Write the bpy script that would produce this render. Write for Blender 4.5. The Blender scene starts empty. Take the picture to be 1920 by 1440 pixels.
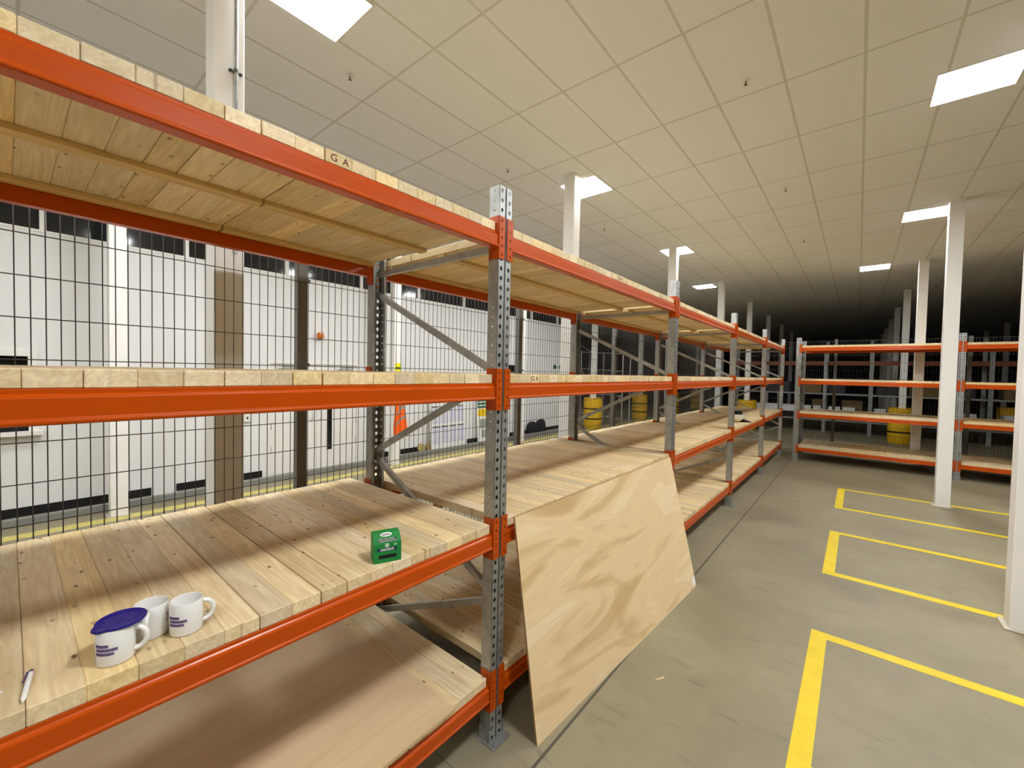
import bpy, bmesh, math, random
from mathutils import Vector, Matrix

random.seed(7)
SC = bpy.context.scene
COL = SC.collection

# ------------------------------------------------------------------ camera
cam_data = bpy.data.cameras.new('camera')
cam_data.sensor_fit = 'HORIZONTAL'
cam_data.sensor_width = 36.0
cam_data.lens = 784.28 / 1920 * 36.0
cam_data.clip_start = 0.05
cam_data.clip_end = 300
cam = bpy.data.objects.new('camera', cam_data)
COL.objects.link(cam)
_r = Vector((0.637846, -0.769886, 0.020689))
_u = Vector((0.009051, 0.034355, 0.999369))
_f = Vector((0.770111, 0.637256, -0.028882))
cam.matrix_world = Matrix(((_r.x, _u.x, -_f.x, -1.672206),
                           (_r.y, _u.y, -_f.y, -1.449132),
                           (_r.z, _u.z, -_f.z, 1.988838),
                           (0, 0, 0, 1)))
SC.camera = cam

# ------------------------------------------------------------------ world, exposure
world = bpy.data.worlds.new('world')
world.use_nodes = True
world.node_tree.nodes['Background'].inputs[0].default_value = (0.02, 0.022, 0.03, 1)
world.node_tree.nodes['Background'].inputs[1].default_value = 0.2
SC.world = world
SC.view_settings.view_transform = 'Standard'
SC.view_settings.look = 'None'
SC.view_settings.gamma = 1.0
SC.view_settings.use_curve_mapping = False
SC.view_settings.exposure = 0.0
SC.cycles.use_denoising = True
SC.cycles.max_bounces = 10
SC.cycles.diffuse_bounces = 6
SC.cycles.glossy_bounces = 3
SC.cycles.caustics_reflective = False
SC.cycles.caustics_refractive = False
SC.cycles.sample_clamp_indirect = 6.0
LAMP_POWER = 118.0        # radiance of the ceiling lamp diffusers
LAMP_COLOUR = (0.98, 1.0, 1.0, 1)
CORRIDOR_POWER = 62.0    # brighter lamps in the corridor behind the fence
CORRIDOR_COLOUR = (0.98, 1.0, 1.0, 1)

# ------------------------------------------------------------------ materials
MATS = {}


def new_mat(name):
    m = bpy.data.materials.new(name)
    m.use_nodes = True
    nt = m.node_tree
    return m, nt, nt.nodes['Principled BSDF'], nt.nodes, nt.links


def plain(name, col, rough=0.5, metal=0.0, spec=0.5, var=0.08, scale=6.0, bump=0.0, stretch=(1, 1, 1)):
    """procedural: base colour gently broken up by noise in object space"""
    if name in MATS:
        return MATS[name]
    m, nt, b, N, Lk = new_mat(name)
    tc = N.new('ShaderNodeTexCoord')
    mp = N.new('ShaderNodeMapping')
    mp.inputs['Scale'].default_value = stretch
    Lk.new(tc.outputs['Object'], mp.inputs['Vector'])
    nz = N.new('ShaderNodeTexNoise')
    nz.inputs['Scale'].default_value = scale
    nz.inputs['Detail'].default_value = 4
    Lk.new(mp.outputs[0], nz.inputs['Vector'])
    cr = N.new('ShaderNodeValToRGB')
    cr.color_ramp.elements[0].position = 0.3
    cr.color_ramp.elements[1].position = 0.7
    cr.color_ramp.elements[0].color = tuple(c * (1 - var) for c in col) + (1,)
    cr.color_ramp.elements[1].color = tuple(min(1, c * (1 + var)) for c in col) + (1,)
    Lk.new(nz.outputs[0], cr.inputs[0])
    Lk.new(cr.outputs[0], b.inputs['Base Color'])
    b.inputs['Roughness'].default_value = rough
    b.inputs['Metallic'].default_value = metal
    b.inputs['Specular IOR Level'].default_value = spec
    if bump:
        bp = N.new('ShaderNodeBump')
        bp.inputs['Strength'].default_value = bump
        bp.inputs['Distance'].default_value = 0.002
        Lk.new(nz.outputs[0], bp.inputs['Height'])
        Lk.new(bp.outputs[0], b.inputs['Normal'])
    MATS[name] = m
    return m


def emit(name, col, power):
    if name in MATS:
        return MATS[name]
    m, nt, b, N, Lk = new_mat(name)
    b.inputs['Base Color'].default_value = col
    b.inputs['Emission Color'].default_value = col
    b.inputs['Emission Strength'].default_value = power
    MATS[name] = m
    return m


def math_node(N, Lk, op, a, b=None, c=None):
    n = N.new('ShaderNodeMath')
    n.operation = op
    for i, v in enumerate((a, b, c)):
        if v is None:
            continue
        if isinstance(v, (int, float)):
            n.inputs[i].default_value = v
        else:
            Lk.new(v, n.inputs[i])
    return n.outputs[0]


def mix_col(N, Lk, fac, a, b):
    n = N.new('ShaderNodeMix')
    n.data_type = 'RGBA'
    if isinstance(fac, (int, float)):
        n.inputs[0].default_value = fac
    else:
        Lk.new(fac, n.inputs[0])
    for i, v in ((6, a), (7, b)):
        if isinstance(v, tuple):
            n.inputs[i].default_value = v
        else:
            Lk.new(v, n.inputs[i])
    return n.outputs[2]


def pine():
    if 'pine' in MATS:
        return MATS['pine']
    m, nt, b, N, Lk = new_mat('pine')
    tc = N.new('ShaderNodeTexCoord')
    oi = N.new('ShaderNodeObjectInfo')
    cb = N.new('ShaderNodeCombineXYZ')
    Lk.new(math_node(N, Lk, 'MULTIPLY', oi.outputs['Random'], 37.0), cb.inputs[0])
    Lk.new(math_node(N, Lk, 'MULTIPLY', oi.outputs['Random'], 91.0), cb.inputs[1])
    Lk.new(math_node(N, Lk, 'MULTIPLY', oi.outputs['Random'], 13.0), cb.inputs[2])
    ad = N.new('ShaderNodeVectorMath')
    ad.operation = 'ADD'
    Lk.new(tc.outputs['Object'], ad.inputs[0])
    Lk.new(cb.outputs[0], ad.inputs[1])
    mp = N.new('ShaderNodeMapping')
    mp.inputs['Scale'].default_value = (34, 2.2, 34)
    Lk.new(ad.outputs[0], mp.inputs[0])
    g = N.new('ShaderNodeTexNoise')
    g.inputs['Scale'].default_value = 1.0
    g.inputs['Detail'].default_value = 5
    g.inputs['Distortion'].default_value = 0.8
    Lk.new(mp.outputs[0], g.inputs['Vector'])
    # growth-ring figure
    mp2 = N.new('ShaderNodeMapping')
    mp2.inputs['Scale'].default_value = (16, 1.1, 16)
    Lk.new(ad.outputs[0], mp2.inputs[0])
    w = N.new('ShaderNodeTexNoise')
    w.inputs['Scale'].default_value = 1.0
    w.inputs['Detail'].default_value = 2
    Lk.new(mp2.outputs[0], w.inputs['Vector'])
    ring = math_node(N, Lk, 'SINE', math_node(N, Lk, 'MULTIPLY', w.outputs[0], 60.0))
    ring = math_node(N, Lk, 'MULTIPLY_ADD', ring, 0.5, 0.5)
    cr = N.new('ShaderNodeValToRGB')
    cr.color_ramp.elements[0].position = 0.28
    cr.color_ramp.elements[1].position = 0.72
    cr.color_ramp.elements[0].color = (0.66, 0.50, 0.265, 1)
    cr.color_ramp.elements[1].color = (0.83, 0.69, 0.43, 1)
    Lk.new(g.outputs[0], cr.inputs[0])
    c1 = mix_col(N, Lk, math_node(N, Lk, 'MULTIPLY', ring, 0.30), cr.outputs[0], (0.50, 0.32, 0.14, 1))
    # each board its own tone
    hsv = N.new('ShaderNodeHueSaturation')
    Lk.new(c1, hsv.inputs['Color'])
    r2 = math_node(N, Lk, 'FRACT', math_node(N, Lk, 'MULTIPLY', oi.outputs['Random'], 17.3))
    Lk.new(math_node(N, Lk, 'MULTIPLY_ADD', oi.outputs['Random'], 0.30, 0.86), hsv.inputs['Value'])
    Lk.new(math_node(N, Lk, 'MULTIPLY_ADD', r2, 0.3, 0.83), hsv.inputs['Saturation'])
    # knots: elongated dark dots, each with a darker core
    mp3 = N.new('ShaderNodeMapping')
    mp3.inputs['Scale'].default_value = (13, 6.5, 6)
    Lk.new(ad.outputs[0], mp3.inputs[0])
    vo = N.new('ShaderNodeTexVoronoi')
    vo.inputs['Scale'].default_value = 1.0
    vo.voronoi_dimensions = '2D'
    Lk.new(mp3.outputs[0], vo.inputs['Vector'])
    k = N.new('ShaderNodeMapRange')
    k.inputs[1].default_value = 0.045
    k.inputs[2].default_value = 0.10
    k.inputs[3].default_value = 0.95
    k.inputs[4].default_value = 0.0
    Lk.new(vo.outputs['Distance'], k.inputs[0])
    kn = N.new('ShaderNodeMapRange')   # only some cells carry a knot
    kn.inputs[1].default_value = 0.50
    kn.inputs[2].default_value = 0.80
    Lk.new(vo.outputs['Color'], kn.inputs[0])
    kf = math_node(N, Lk, 'MULTIPLY', k.outputs[0], kn.outputs[0])
    c2 = mix_col(N, Lk, kf, hsv.outputs[0], (0.17, 0.085, 0.03, 1))
    Lk.new(c2, b.inputs['Base Color'])
    b.inputs['Roughness'].default_value = 0.55
    b.inputs['Specular IOR Level'].default_value = 0.3
    MATS['pine'] = m
    return m


def plywood(name, ca, cb_, cc, sx, sy):
    """rotary-cut veneer figure: long warped bands; sx across the grain, sy along it"""
    if name in MATS:
        return MATS[name]
    m, nt, b, N, Lk = new_mat(name)
    tc = N.new('ShaderNodeTexCoord')
    mp = N.new('ShaderNodeMapping')
    mp.inputs['Scale'].default_value = (sx, sy, sy)
    Lk.new(tc.outputs['Object'], mp.inputs[0])
    n1 = N.new('ShaderNodeTexNoise')
    n1.inputs['Scale'].default_value = 1.0
    n1.inputs['Detail'].default_value = 3
    n1.inputs['Distortion'].default_value = 1.3
    Lk.new(mp.outputs[0], n1.inputs['Vector'])
    wv = math_node(N, Lk, 'SINE', math_node(N, Lk, 'MULTIPLY', n1.outputs[0], 38.0))
    wv = math_node(N, Lk, 'MULTIPLY_ADD', wv, 0.5, 0.5)
    cr = N.new('ShaderNodeValToRGB')
    cr.color_ramp.elements[0].position = 0.30
    cr.color_ramp.elements[0].color = ca
    cr.color_ramp.elements[1].position = 0.72
    cr.color_ramp.elements[1].color = cc
    e = cr.color_ramp.elements.new(0.5)
    e.color = cb_
    Lk.new(n1.outputs[0], cr.inputs[0])
    c = mix_col(N, Lk, math_node(N, Lk, 'MULTIPLY', wv, 0.25), cr.outputs[0], ca)
    mp2 = N.new('ShaderNodeMapping')
    mp2.inputs['Scale'].default_value = (sx * 2.5, sy * 45, sy * 45)
    Lk.new(tc.outputs['Object'], mp2.inputs[0])
    n2 = N.new('ShaderNodeTexNoise')
    n2.inputs['Scale'].default_value = 1.0
    Lk.new(mp2.outputs[0], n2.inputs['Vector'])
    hs = N.new('ShaderNodeHueSaturation')
    Lk.new(c, hs.inputs['Color'])
    Lk.new(math_node(N, Lk, 'MULTIPLY_ADD', n2.outputs[0], 0.16, 0.92), hs.inputs['Value'])
    Lk.new(hs.outputs[0], b.inputs['Base Color'])
    b.inputs['Roughness'].default_value = 0.5
    b.inputs['Specular IOR Level'].default_value = 0.35
    MATS[name] = m
    return m


def concrete():
    m, nt, b, N, Lk = new_mat('concrete_floor')
    tc = N.new('ShaderNodeTexCoord')
    n1 = N.new('ShaderNodeTexNoise')
    n1.inputs['Scale'].default_value = 0.9
    n1.inputs['Detail'].default_value = 8
    n1.inputs['Roughness'].default_value = 0.62
    Lk.new(tc.outputs['Object'], n1.inputs['Vector'])
    cr = N.new('ShaderNodeValToRGB')
    cr.color_ramp.elements[0].position = 0.3
    cr.color_ramp.elements[1].position = 0.7
    cr.color_ramp.elements[0].color = (0.190, 0.164, 0.104, 1)
    cr.color_ramp.elements[1].color = (0.300, 0.264, 0.172, 1)
    Lk.new(n1.outputs[0], cr.inputs[0])
    # scuffs: stretched dark streaks
    mp = N.new('ShaderNodeMapping')
    mp.inputs['Rotation'].default_value = (0, 0, 0.5)
    mp.inputs['Scale'].default_value = (5, 1.1, 1)
    Lk.new(tc.outputs['Object'], mp.inputs[0])
    n2 = N.new('ShaderNodeTexNoise')
    n2.inputs['Scale'].default_value = 3.0
    n2.inputs['Detail'].default_value = 3
    n2.inputs['Distortion'].default_value = 0.6
    Lk.new(mp.outputs[0], n2.inputs['Vector'])
    s = N.new('ShaderNodeMapRange')
    s.inputs[1].default_value = 0.60
    s.inputs[2].default_value = 0.74
    s.inputs[3].default_value = 0.0
    s.inputs[4].default_value = 0.42
    Lk.new(n2.outputs[0], s.inputs[0])
    c = mix_col(N, Lk, s.outputs[0], cr.outputs[0], (0.13, 0.115, 0.09, 1))
    # saw-cut joints
    sp = N.new('ShaderNodeSeparateXYZ')
    Lk.new(tc.outputs['Object'], sp.inputs[0])
    jy = math_node(N, Lk, 'LESS_THAN', math_node(N, Lk, 'ABSOLUTE', math_node(N, Lk, 'ADD', sp.outputs[1], 0.255)), 0.0085)
    fx = math_node(N, Lk, 'FRACT', math_node(N, Lk, 'DIVIDE', math_node(N, Lk, 'ADD', sp.outputs[0], 53.5 + 0.27), 5.35))
    jx = math_node(N, Lk, 'LESS_THAN', fx, 0.0016)
    j = math_node(N, Lk, 'MAXIMUM', jy, math_node(N, Lk, 'MULTIPLY', jx, 0.6))
    c = mix_col(N, Lk, j, c, (0.085, 0.075, 0.06, 1))
    Lk.new(c, b.inputs['Base Color'])
    rr = math_node(N, Lk, 'MULTIPLY_ADD', n1.outputs[0], 0.3, 0.36)
    Lk.new(rr, b.inputs['Roughness'])
    b.inputs['Specular IOR Level'].default_value = 0.35
    return m


def ceiling_tiles():
    m, nt, b, N, Lk = new_mat('ceiling_tiles')
    tc = N.new('ShaderNodeTexCoord')
    sp = N.new('ShaderNodeSeparateXYZ')
    Lk.new(tc.outputs['Object'], sp.inputs[0])

    def lines(out, off, pitch, half):
        a = math_node(N, Lk, 'DIVIDE', math_node(N, Lk, 'SUBTRACT', out, off - 200 * pitch), pitch)
        f = math_node(N, Lk, 'FRACT', math_node(N, Lk, 'ADD', a, 0.5))
        d = math_node(N, Lk, 'ABSOLUTE', math_node(N, Lk, 'SUBTRACT', f, 0.5))
        return math_node(N, Lk, 'LESS_THAN', d, half / pitch)
    lx = lines(sp.outputs[0], 0.739, 1.164, 0.012)
    ly = lines(sp.outputs[1], 0.3445, 0.582, 0.012)
    gl = math_node(N, Lk, 'MAXIMUM', lx, ly)
    n1 = N.new('ShaderNodeTexNoise')
    n1.inputs['Scale'].default_value = 60
    Lk.new(tc.outputs['Object'], n1.inputs['Vector'])
    t = mix_col(N, Lk, n1.outputs[0], (0.81, 0.81, 0.83, 1), (0.85, 0.85, 0.87, 1))
    c = mix_col(N, Lk, gl, t, (0.61, 0.60, 0.58, 1))
    Lk.new(c, b.inputs['Base Color'])
    b.inputs['Roughness'].default_value = 0.9
    b.inputs['Specular IOR Level'].default_value = 0.1
    return m


M_ORANGE = plain('orange_powder_coat', (0.47, 0.064, 0.0015), 0.27, 0, 0.28, 0.03, 3)
M_GALV = plain('galvanised_steel', (0.40, 0.41, 0.40), 0.42, 0.75, 0.5, 0.18, 14)
M_FENCE = plain('dark_grey_powder_coat', (0.085, 0.080, 0.074), 0.5, 0, 0.4, 0.05)
M_POST = plain('post_grey', (0.15, 0.145, 0.135), 0.5, 0, 0.4, 0.05)
M_WHITE = plain('white_paint', (0.78, 0.76, 0.72), 0.55, 0, 0.3, 0.015, 1.5)
M_COLUMN = plain('column_paint', (0.84, 0.82, 0.78), 0.45, 0, 0.35, 0.02, 2)
M_WALL = plain('wall_paint', (0.74, 0.735, 0.72), 0.7, 0, 0.2, 0.015, 0.8)
M_BLACK = plain('black_rubber', (0.008, 0.008, 0.008), 0.6, 0, 0.3, 0.1)
M_GLASSDARK = plain('dark_window_glass', (0.006, 0.007, 0.009), 0.08, 0, 0.5, 0.05)
M_YELLOW = plain('yellow_floor_paint', (0.72, 0.53, 0.012), 0.5, 0, 0.4, 0.07, 9)
M_GUARD = plain('yellow_plastic', (0.78, 0.47, 0.01), 0.45, 0, 0.4, 0.05)
M_PINE = pine()
M_BATTEN = plain('batten_pine', (0.60, 0.42, 0.17), 0.6, 0, 0.3, 0.12, 3, 0, (1, 12, 12))
M_PLY = plywood('birch_plywood', (0.58, 0.39, 0.19, 1), (0.82, 0.62, 0.36, 1), (0.82, 0.68, 0.46, 1), 0.8, 3.4)
M_PLYPINK = plywood('pinkish_plywood', (0.57, 0.40, 0.23, 1), (0.65, 0.48, 0.30, 1), (0.69, 0.53, 0.35, 1), 0.6, 2.6)
M_PLYEDGE = plain('plywood_edge', (0.40, 0.25, 0.12), 0.7, 0, 0.2, 0.2, 40)
M_CERAMIC = plain('white_ceramic', (0.80, 0.79, 0.77), 0.16, 0, 0.5, 0.01)
M_PURPLE = plain('purple_print', (0.10, 0.055, 0.20), 0.4, 0, 0.4, 0.05)
M_BLUE = plain('blue_plastic', (0.014, 0.006, 0.19), 0.42, 0, 0.4, 0.06)
M_GREEN = plain('green_cardboard', (0.012, 0.22, 0.045), 0.5, 0, 0.3, 0.04)
M_NAVY = plain('navy_print', (0.012, 0.016, 0.07), 0.5, 0, 0.3, 0.04)
M_DARKPRINT = plain('dark_print', (0.035, 0.05, 0.035), 0.5, 0, 0.3, 0.1)
M_GREYPRINT = plain('grey_print', (0.30, 0.33, 0.30), 0.5, 0, 0.3, 0.2, 300)
M_PAPER = plain('white_paper', (0.80, 0.80, 0.78), 0.7, 0, 0.2, 0.02)
M_DOC = plain('printed_paper', (0.58, 0.58, 0.68), 0.7, 0, 0.2, 0.06, 60)
M_STEEL = plain('brushed_steel', (0.5, 0.5, 0.5), 0.35, 0.9, 0.5, 0.06, 30)
M_CLOSER = plain('silver_door_closer', (0.36, 0.36, 0.33), 0.4, 0.5, 0.5, 0.05)
M_VEST = plain('hi_vis_orange', (0.95, 0.13, 0.01), 0.7, 0, 0.2, 0.08, 25)
M_REFLECT = plain('reflective_tape', (0.33, 0.30, 0.28), 0.5, 0.2, 0.4, 0.1)
M_TAN = plain('tan_board', (0.38, 0.28, 0.12), 0.6, 0, 0.3, 0.15, 20)
M_BAGBLACK = plain('black_fabric', (0.012, 0.012, 0.013), 0.8, 0, 0.2, 0.3, 30)
M_SIGNGREEN = plain('sign_green', (0.01, 0.10, 0.06), 0.5, 0, 0.3, 0.04)
M_SIGNYEL = plain('sign_yellow', (0.80, 0.52, 0.01), 0.5, 0, 0.3, 0.04)
M_BRIGHTYEL = plain('bright_yellow_sign', (0.85, 0.75, 0.01), 0.5, 0, 0.3, 0.04)
M_BROWNPRINT = plain('brown_print', (0.17, 0.06, 0.02), 0.5, 0, 0.3, 0.2, 60)
M_BEACON = plain('amber_lens', (0.55, 0.12, 0.01), 0.2, 0, 0.5, 0.05)
M_KERB = plain('kerb_grey', (0.22, 0.22, 0.20), 0.6, 0, 0.3, 0.08, 4)
M_ALU = plain('aluminium_tube', (0.62, 0.64, 0.66), 0.35, 0.5, 0.5, 0.05)
M_WINDOWBLUE = plain('bluish_window_tone', (0.15, 0.18, 0.25), 0.6, 0, 0.3, 0.06)  # dim bluish glow of distant windows, put into a wall colour
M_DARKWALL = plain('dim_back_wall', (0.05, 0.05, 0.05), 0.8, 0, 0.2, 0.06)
M_GREYRACK = plain('grey_rack_steel', (0.30, 0.31, 0.30), 0.5, 0.2, 0.4, 0.06)
M_CARTON = plain('brown_carton', (0.20, 0.13, 0.06), 0.8, 0, 0.2, 0.08)
M_DARKCRATE = plain('dark_crate', (0.03, 0.028, 0.032), 0.6, 0, 0.3, 0.1)
M_WHITEBOX = plain('white_box', (0.82, 0.82, 0.82), 0.6, 0, 0.3, 0.03)
M_SPRINK = plain('sprinkler_brass', (0.12, 0.10, 0.07), 0.4, 0.4, 0.5, 0.05)
M_INK = plain('dark_red_ink', (0.10, 0.012, 0.008), 0.6, 0, 0.2, 0.1)
M_HELMET = plain('cream_shell', (0.78, 0.76, 0.66), 0.3, 0, 0.5, 0.02)


# ------------------------------------------------------------------ mesh builder
class MB:
    def __init__(self):
        self.v, self.f, self.m = [], [], []

    def add(self, vs, fs, mi=0):
        o = len(self.v)
        self.v += [tuple(p) for p in vs]
        self.f += [tuple(o + i for i in q) for q in fs]
        self.m += [mi] * len(fs)
        return self

    def box(self, x0, x1, y0, y1, z0, z1, mi=0):
        vs = [(x0, y0, z0), (x1, y0, z0), (x1, y1, z0), (x0, y1, z0), (x0, y0, z1), (x1, y0, z1), (x1, y1, z1), (x0, y1, z1)]
        return self.add(vs, [(0, 3, 2, 1), (4, 5, 6, 7), (0, 1, 5, 4), (1, 2, 6, 5), (2, 3, 7, 6), (3, 0, 4, 7)], mi)

    def hexa(self, p, mi=0):
        return self.add(p, [(0, 3, 2, 1), (4, 5, 6, 7), (0, 1, 5, 4), (1, 2, 6, 5), (2, 3, 7, 6), (3, 0, 4, 7)], mi)

    def prism(self, prof, fn, a0, a1, mi=0):
        n = len(prof)
        vs = [fn(p, a0) for p in prof] + [fn(p, a1) for p in prof]
        fs = [(i, (i + 1) % n, n + (i + 1) % n, n + i) for i in range(n)]
        fs += [tuple(range(n - 1, -1, -1)), tuple(range(n, 2 * n))]
        return self.add(vs, fs, mi)

    def tube(self, pts, r, n=8, mi=0, cap=True):
        pts = [Vector(p) for p in pts]
        rings = []
        ref = None
        for i, p in enumerate(pts):
            if i == 0:
                t = pts[1] - p
            elif i == len(pts) - 1:
                t = p - pts[i - 1]
            else:
                t = (pts[i + 1] - p).normalized() + (p - pts[i - 1]).normalized()
            t.normalize()
            if ref is None:
                ref = Vector((0, 0, 1)) if abs(t.z) < 0.9 else Vector((1, 0, 0))
            a = t.cross(ref).normalized()
            b = a.cross(t).normalized()
            ref = b
            rr = r[i] if isinstance(r, (list, tuple)) else r
            rings.append([p + (a * math.cos(2 * math.pi * k / n + math.pi / n) + b * math.sin(2 * math.pi * k / n + math.pi / n)) * rr for k in range(n)])
        vs = [q for rg in rings for q in rg]
        fs = []
        for i in range(len(pts) - 1):
            for k in range(n):
                fs.append((i * n + k, i * n + (k + 1) % n, (i + 1) * n + (k + 1) % n, (i + 1) * n + k))
        if cap:
            fs.append(tuple(range(n - 1, -1, -1)))
            fs.append(tuple((len(pts) - 1) * n + k for k in range(n)))
        return self.add(vs, fs, mi)

    def bar(self, p0, p1, w, h, side=(1, 0, 0), mi=0):
        """rectangular bar p0-p1, w along 'side', h across"""
        p0, p1, s = Vector(p0), Vector(p1), Vector(side)
        t = (p1 - p0).normalized()
        s = (s - t * s.dot(t)).normalized()
        q = t.cross(s)
        vs = []
        for p in (p0, p1):
            for a, b in ((-1, -1), (1, -1), (1, 1), (-1, 1)):
                vs.append(p + s * (a * w / 2) + q * (b * h / 2))
        return self.hexa(vs, mi)

    def lathe(self, prof, n=32, mi=0, cx=0, cy=0):
        vs, fs = [], []
        for r, z in prof:
            for k in range(n):
                a = 2 * math.pi * k / n
                vs.append((cx + r * math.cos(a), cy + r * math.sin(a), z))
        for i in range(len(prof) - 1):
            for k in range(n):
                fs.append((i * n + k, i * n + (k + 1) % n, (i + 1) * n + (k + 1) % n, (i + 1) * n + k))
        if prof[0][0] > 1e-6:
            fs.append(tuple(range(n - 1, -1, -1)))
        if prof[-1][0] > 1e-6:
            fs.append(tuple((len(prof) - 1) * n + k for k in range(n)))
        return self.add(vs, fs, mi)

    def perf(self, fn, u0, u1, v0, v1, pitch, hw, hh, t, phase=0.5, mi=0):
        """sheet u0..u1 x v0..v1 of thickness t with a column of holes; fn(u,v,w) -> point"""
        n = max(1, int(round((v1 - v0) / pitch)))
        p = (v1 - v0) / n
        um = (u0 + u1) / 2
        for i in range(n):
            a, c = v0 + i * p, v0 + (i + 1) * p
            m = (a + c) / 2
            out = [(u1, m), (u1, c), (um, c), (u0, c), (u0, m), (u0, a), (um, a), (u1, a)]
            ho = [(um + hw * math.cos(k * math.pi / 4), m + hh * math.sin(k * math.pi / 4)) for k in range(8)]
            vs = [fn(x, y, 0) for x, y in out] + [fn(x, y, 0) for x, y in ho] + [fn(x, y, t) for x, y in out] + [fn(x, y, t) for x, y in ho]
            fs = []
            for k in range(8):
                j = (k + 1) % 8
                fs.append((k, j, 8 + j, 8 + k))
                fs.append((16 + j, 16 + k, 24 + k, 24 + j))
                fs.append((8 + k, 8 + j, 24 + j, 24 + k))
            fs += [(0, 16, 17, 1), (7, 23, 16, 0), (3, 19, 20, 4), (4, 20, 21, 5)]
            if i == 0:
                fs += [(5, 21, 22, 6), (6, 22, 23, 7)]
            if i == n - 1:
                fs += [(1, 17, 18, 2), (2, 18, 19, 3)]
            self.add(vs, fs, mi)
        return self

    def mesh(self, name, mats, bevel=0.0, smooth=False, seg=1):
        me = bpy.data.meshes.new(name)
        me.from_pydata(self.v, [], self.f)
        for m in (mats if isinstance(mats, (list, tuple)) else [mats]):
            me.materials.append(m)
        for p, mi in zip(me.polygons, self.m):
            p.material_index = mi
        bm = bmesh.new()
        bm.from_mesh(me)
        bmesh.ops.recalc_face_normals(bm, faces=bm.faces)
        if bevel:
            bmesh.ops.bevel(bm, geom=list(bm.edges), offset=bevel, segments=seg, affect='EDGES', profile=0.5)
        if smooth:
            for f in bm.faces:
                f.smooth = True
            lim = math.radians(38)
            for e in bm.edges:
                if len(e.link_faces) == 2 and e.calc_face_angle(0) > lim:
                    e.smooth = False
        bm.to_mesh(me)
        bm.free()
        return me

    def build(self, name, mats, parent=None, loc=(0, 0, 0), rot=0.0, bevel=0.0, smooth=False, seg=1):
        return put(name, self.mesh(name, mats, bevel, smooth, seg), parent, loc, rot)


def put(name, me, parent=None, loc=(0, 0, 0), rot=0.0):
    o = bpy.data.objects.new(name, me)
    COL.objects.link(o)
    o.location = loc
    o.rotation_euler = (0, 0, rot) if isinstance(rot, (int, float)) else rot
    if parent is not None:
        o.parent = parent
    return o


def tag(o, label, cat, group=None, kind=None):
    o['label'] = label
    o['category'] = cat
    if group:
        o['group'] = group
    if kind:
        o['kind'] = kind
    return o


def thing(name, label, cat, loc=(0, 0, 0), rot=0.0, group=None):
    o = bpy.data.objects.new(name, None)
    o.empty_display_size = 0.1
    COL.objects.link(o)
    o.location = loc
    o.rotation_euler = (0, 0, rot) if isinstance(rot, (int, float)) else rot
    return tag(o, label, cat, group)


def struct(name, mb, mats, parent=None, bevel=0.0, loc=(0, 0, 0), label=None):
    o = mb.build(name, mats, parent, loc=loc, bevel=bevel)
    if parent is None:
        o['kind'] = 'structure'
        o['label'] = label or name.replace('_', ' ')
        o['category'] = name.split('_')[0]
    return o


def text_mesh(s, size, mat, depth=0.0004):
    cu = bpy.data.curves.new('stamp', 'FONT')
    cu.body = s
    cu.size = size
    cu.extrude = depth
    cu.align_x = 'CENTER'
    cu.align_y = 'CENTER'
    ob = bpy.data.objects.new('stamp_source', cu)
    COL.objects.link(ob)
    dg = bpy.context.evaluated_depsgraph_get()
    me = bpy.data.meshes.new_from_object(ob.evaluated_get(dg))
    me.materials.clear()
    me.materials.append(mat)
    bpy.data.objects.remove(ob)
    bpy.data.curves.remove(cu)
    return me


# ------------------------------------------------------------------ room shell
CEIL = 4.80
WALL_Y = 6.7
X0, X1, Y0, Y1 = -9.0, 62.0, -24.0, 24.0
fl = struct('floor', MB().box(X0, X1, Y0, Y1, -0.2, 0.0), concrete(), label='grey power-floated concrete floor with saw-cut joints')
ce = struct('ceiling', MB().box(X0, X1, Y0, Y1, CEIL, CEIL + 0.12), ceiling_tiles(), label='suspended ceiling of large off-white tiles')
struct('wall_back', MB().box(X0 - 0.2, X0, Y0, Y1, 0, CEIL), M_WHITE, label='wall behind the viewer')
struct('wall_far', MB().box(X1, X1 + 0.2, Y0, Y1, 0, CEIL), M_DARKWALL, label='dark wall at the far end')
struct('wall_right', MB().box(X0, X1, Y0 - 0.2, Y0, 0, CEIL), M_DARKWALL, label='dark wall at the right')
struct('wall_outer', MB().box(X0, X1, 15.0, 15.2, 0, CEIL), M_WINDOWBLUE, label='far left wall, bluish glow of distant windows put into its colour')
# white office wall behind the fence, with a ribbon of windows
WX1 = 12.15
SILL, HEAD = 3.655, 4.5
HX0, HX1, HZ0, HZ1 = -2.9, -1.50, 1.11, 2.06         # serving hatch
DX0, DX1, DZ1 = 1.30, 3.08, 2.05                     # double doors
w = MB()
w.box(X0, HX0, WALL_Y, WALL_Y + 0.15, 0, SILL)
w.box(HX0, HX1, WALL_Y, WALL_Y + 0.15, 0, HZ0)
w.box(HX0, HX1, WALL_Y, WALL_Y + 0.15, HZ1, SILL)
w.box(HX1, DX0, WALL_Y, WALL_Y + 0.15, 0, SILL)
w.box(DX0, DX1, WALL_Y, WALL_Y + 0.15, DZ1, SILL)
w.box(DX1, 11.2, WALL_Y, WALL_Y + 0.15, 0, SILL)
w.box(X0, 11.2, WALL_Y, WALL_Y + 0.15, HEAD, CEIL)
struct('wall_left', w, M_WALL, label='white painted office wall behind the mesh fence')
struct('wall_end', MB().box(11.2, WX1, WALL_Y, WALL_Y + 0.15, 0, CEIL), plain('unlit_wall_tone', (0.52, 0.46, 0.37), 0.7, 0, 0.2, 0.03),  # unlit look of the wall's end is put into this colour
       label='end strip of the office wall, its unlit tone put into the colour')
k = 1
edges = [-8.8] + [-1.36 + 1.495 * i for i in range(-4, 9)] + [11.15]
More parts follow.
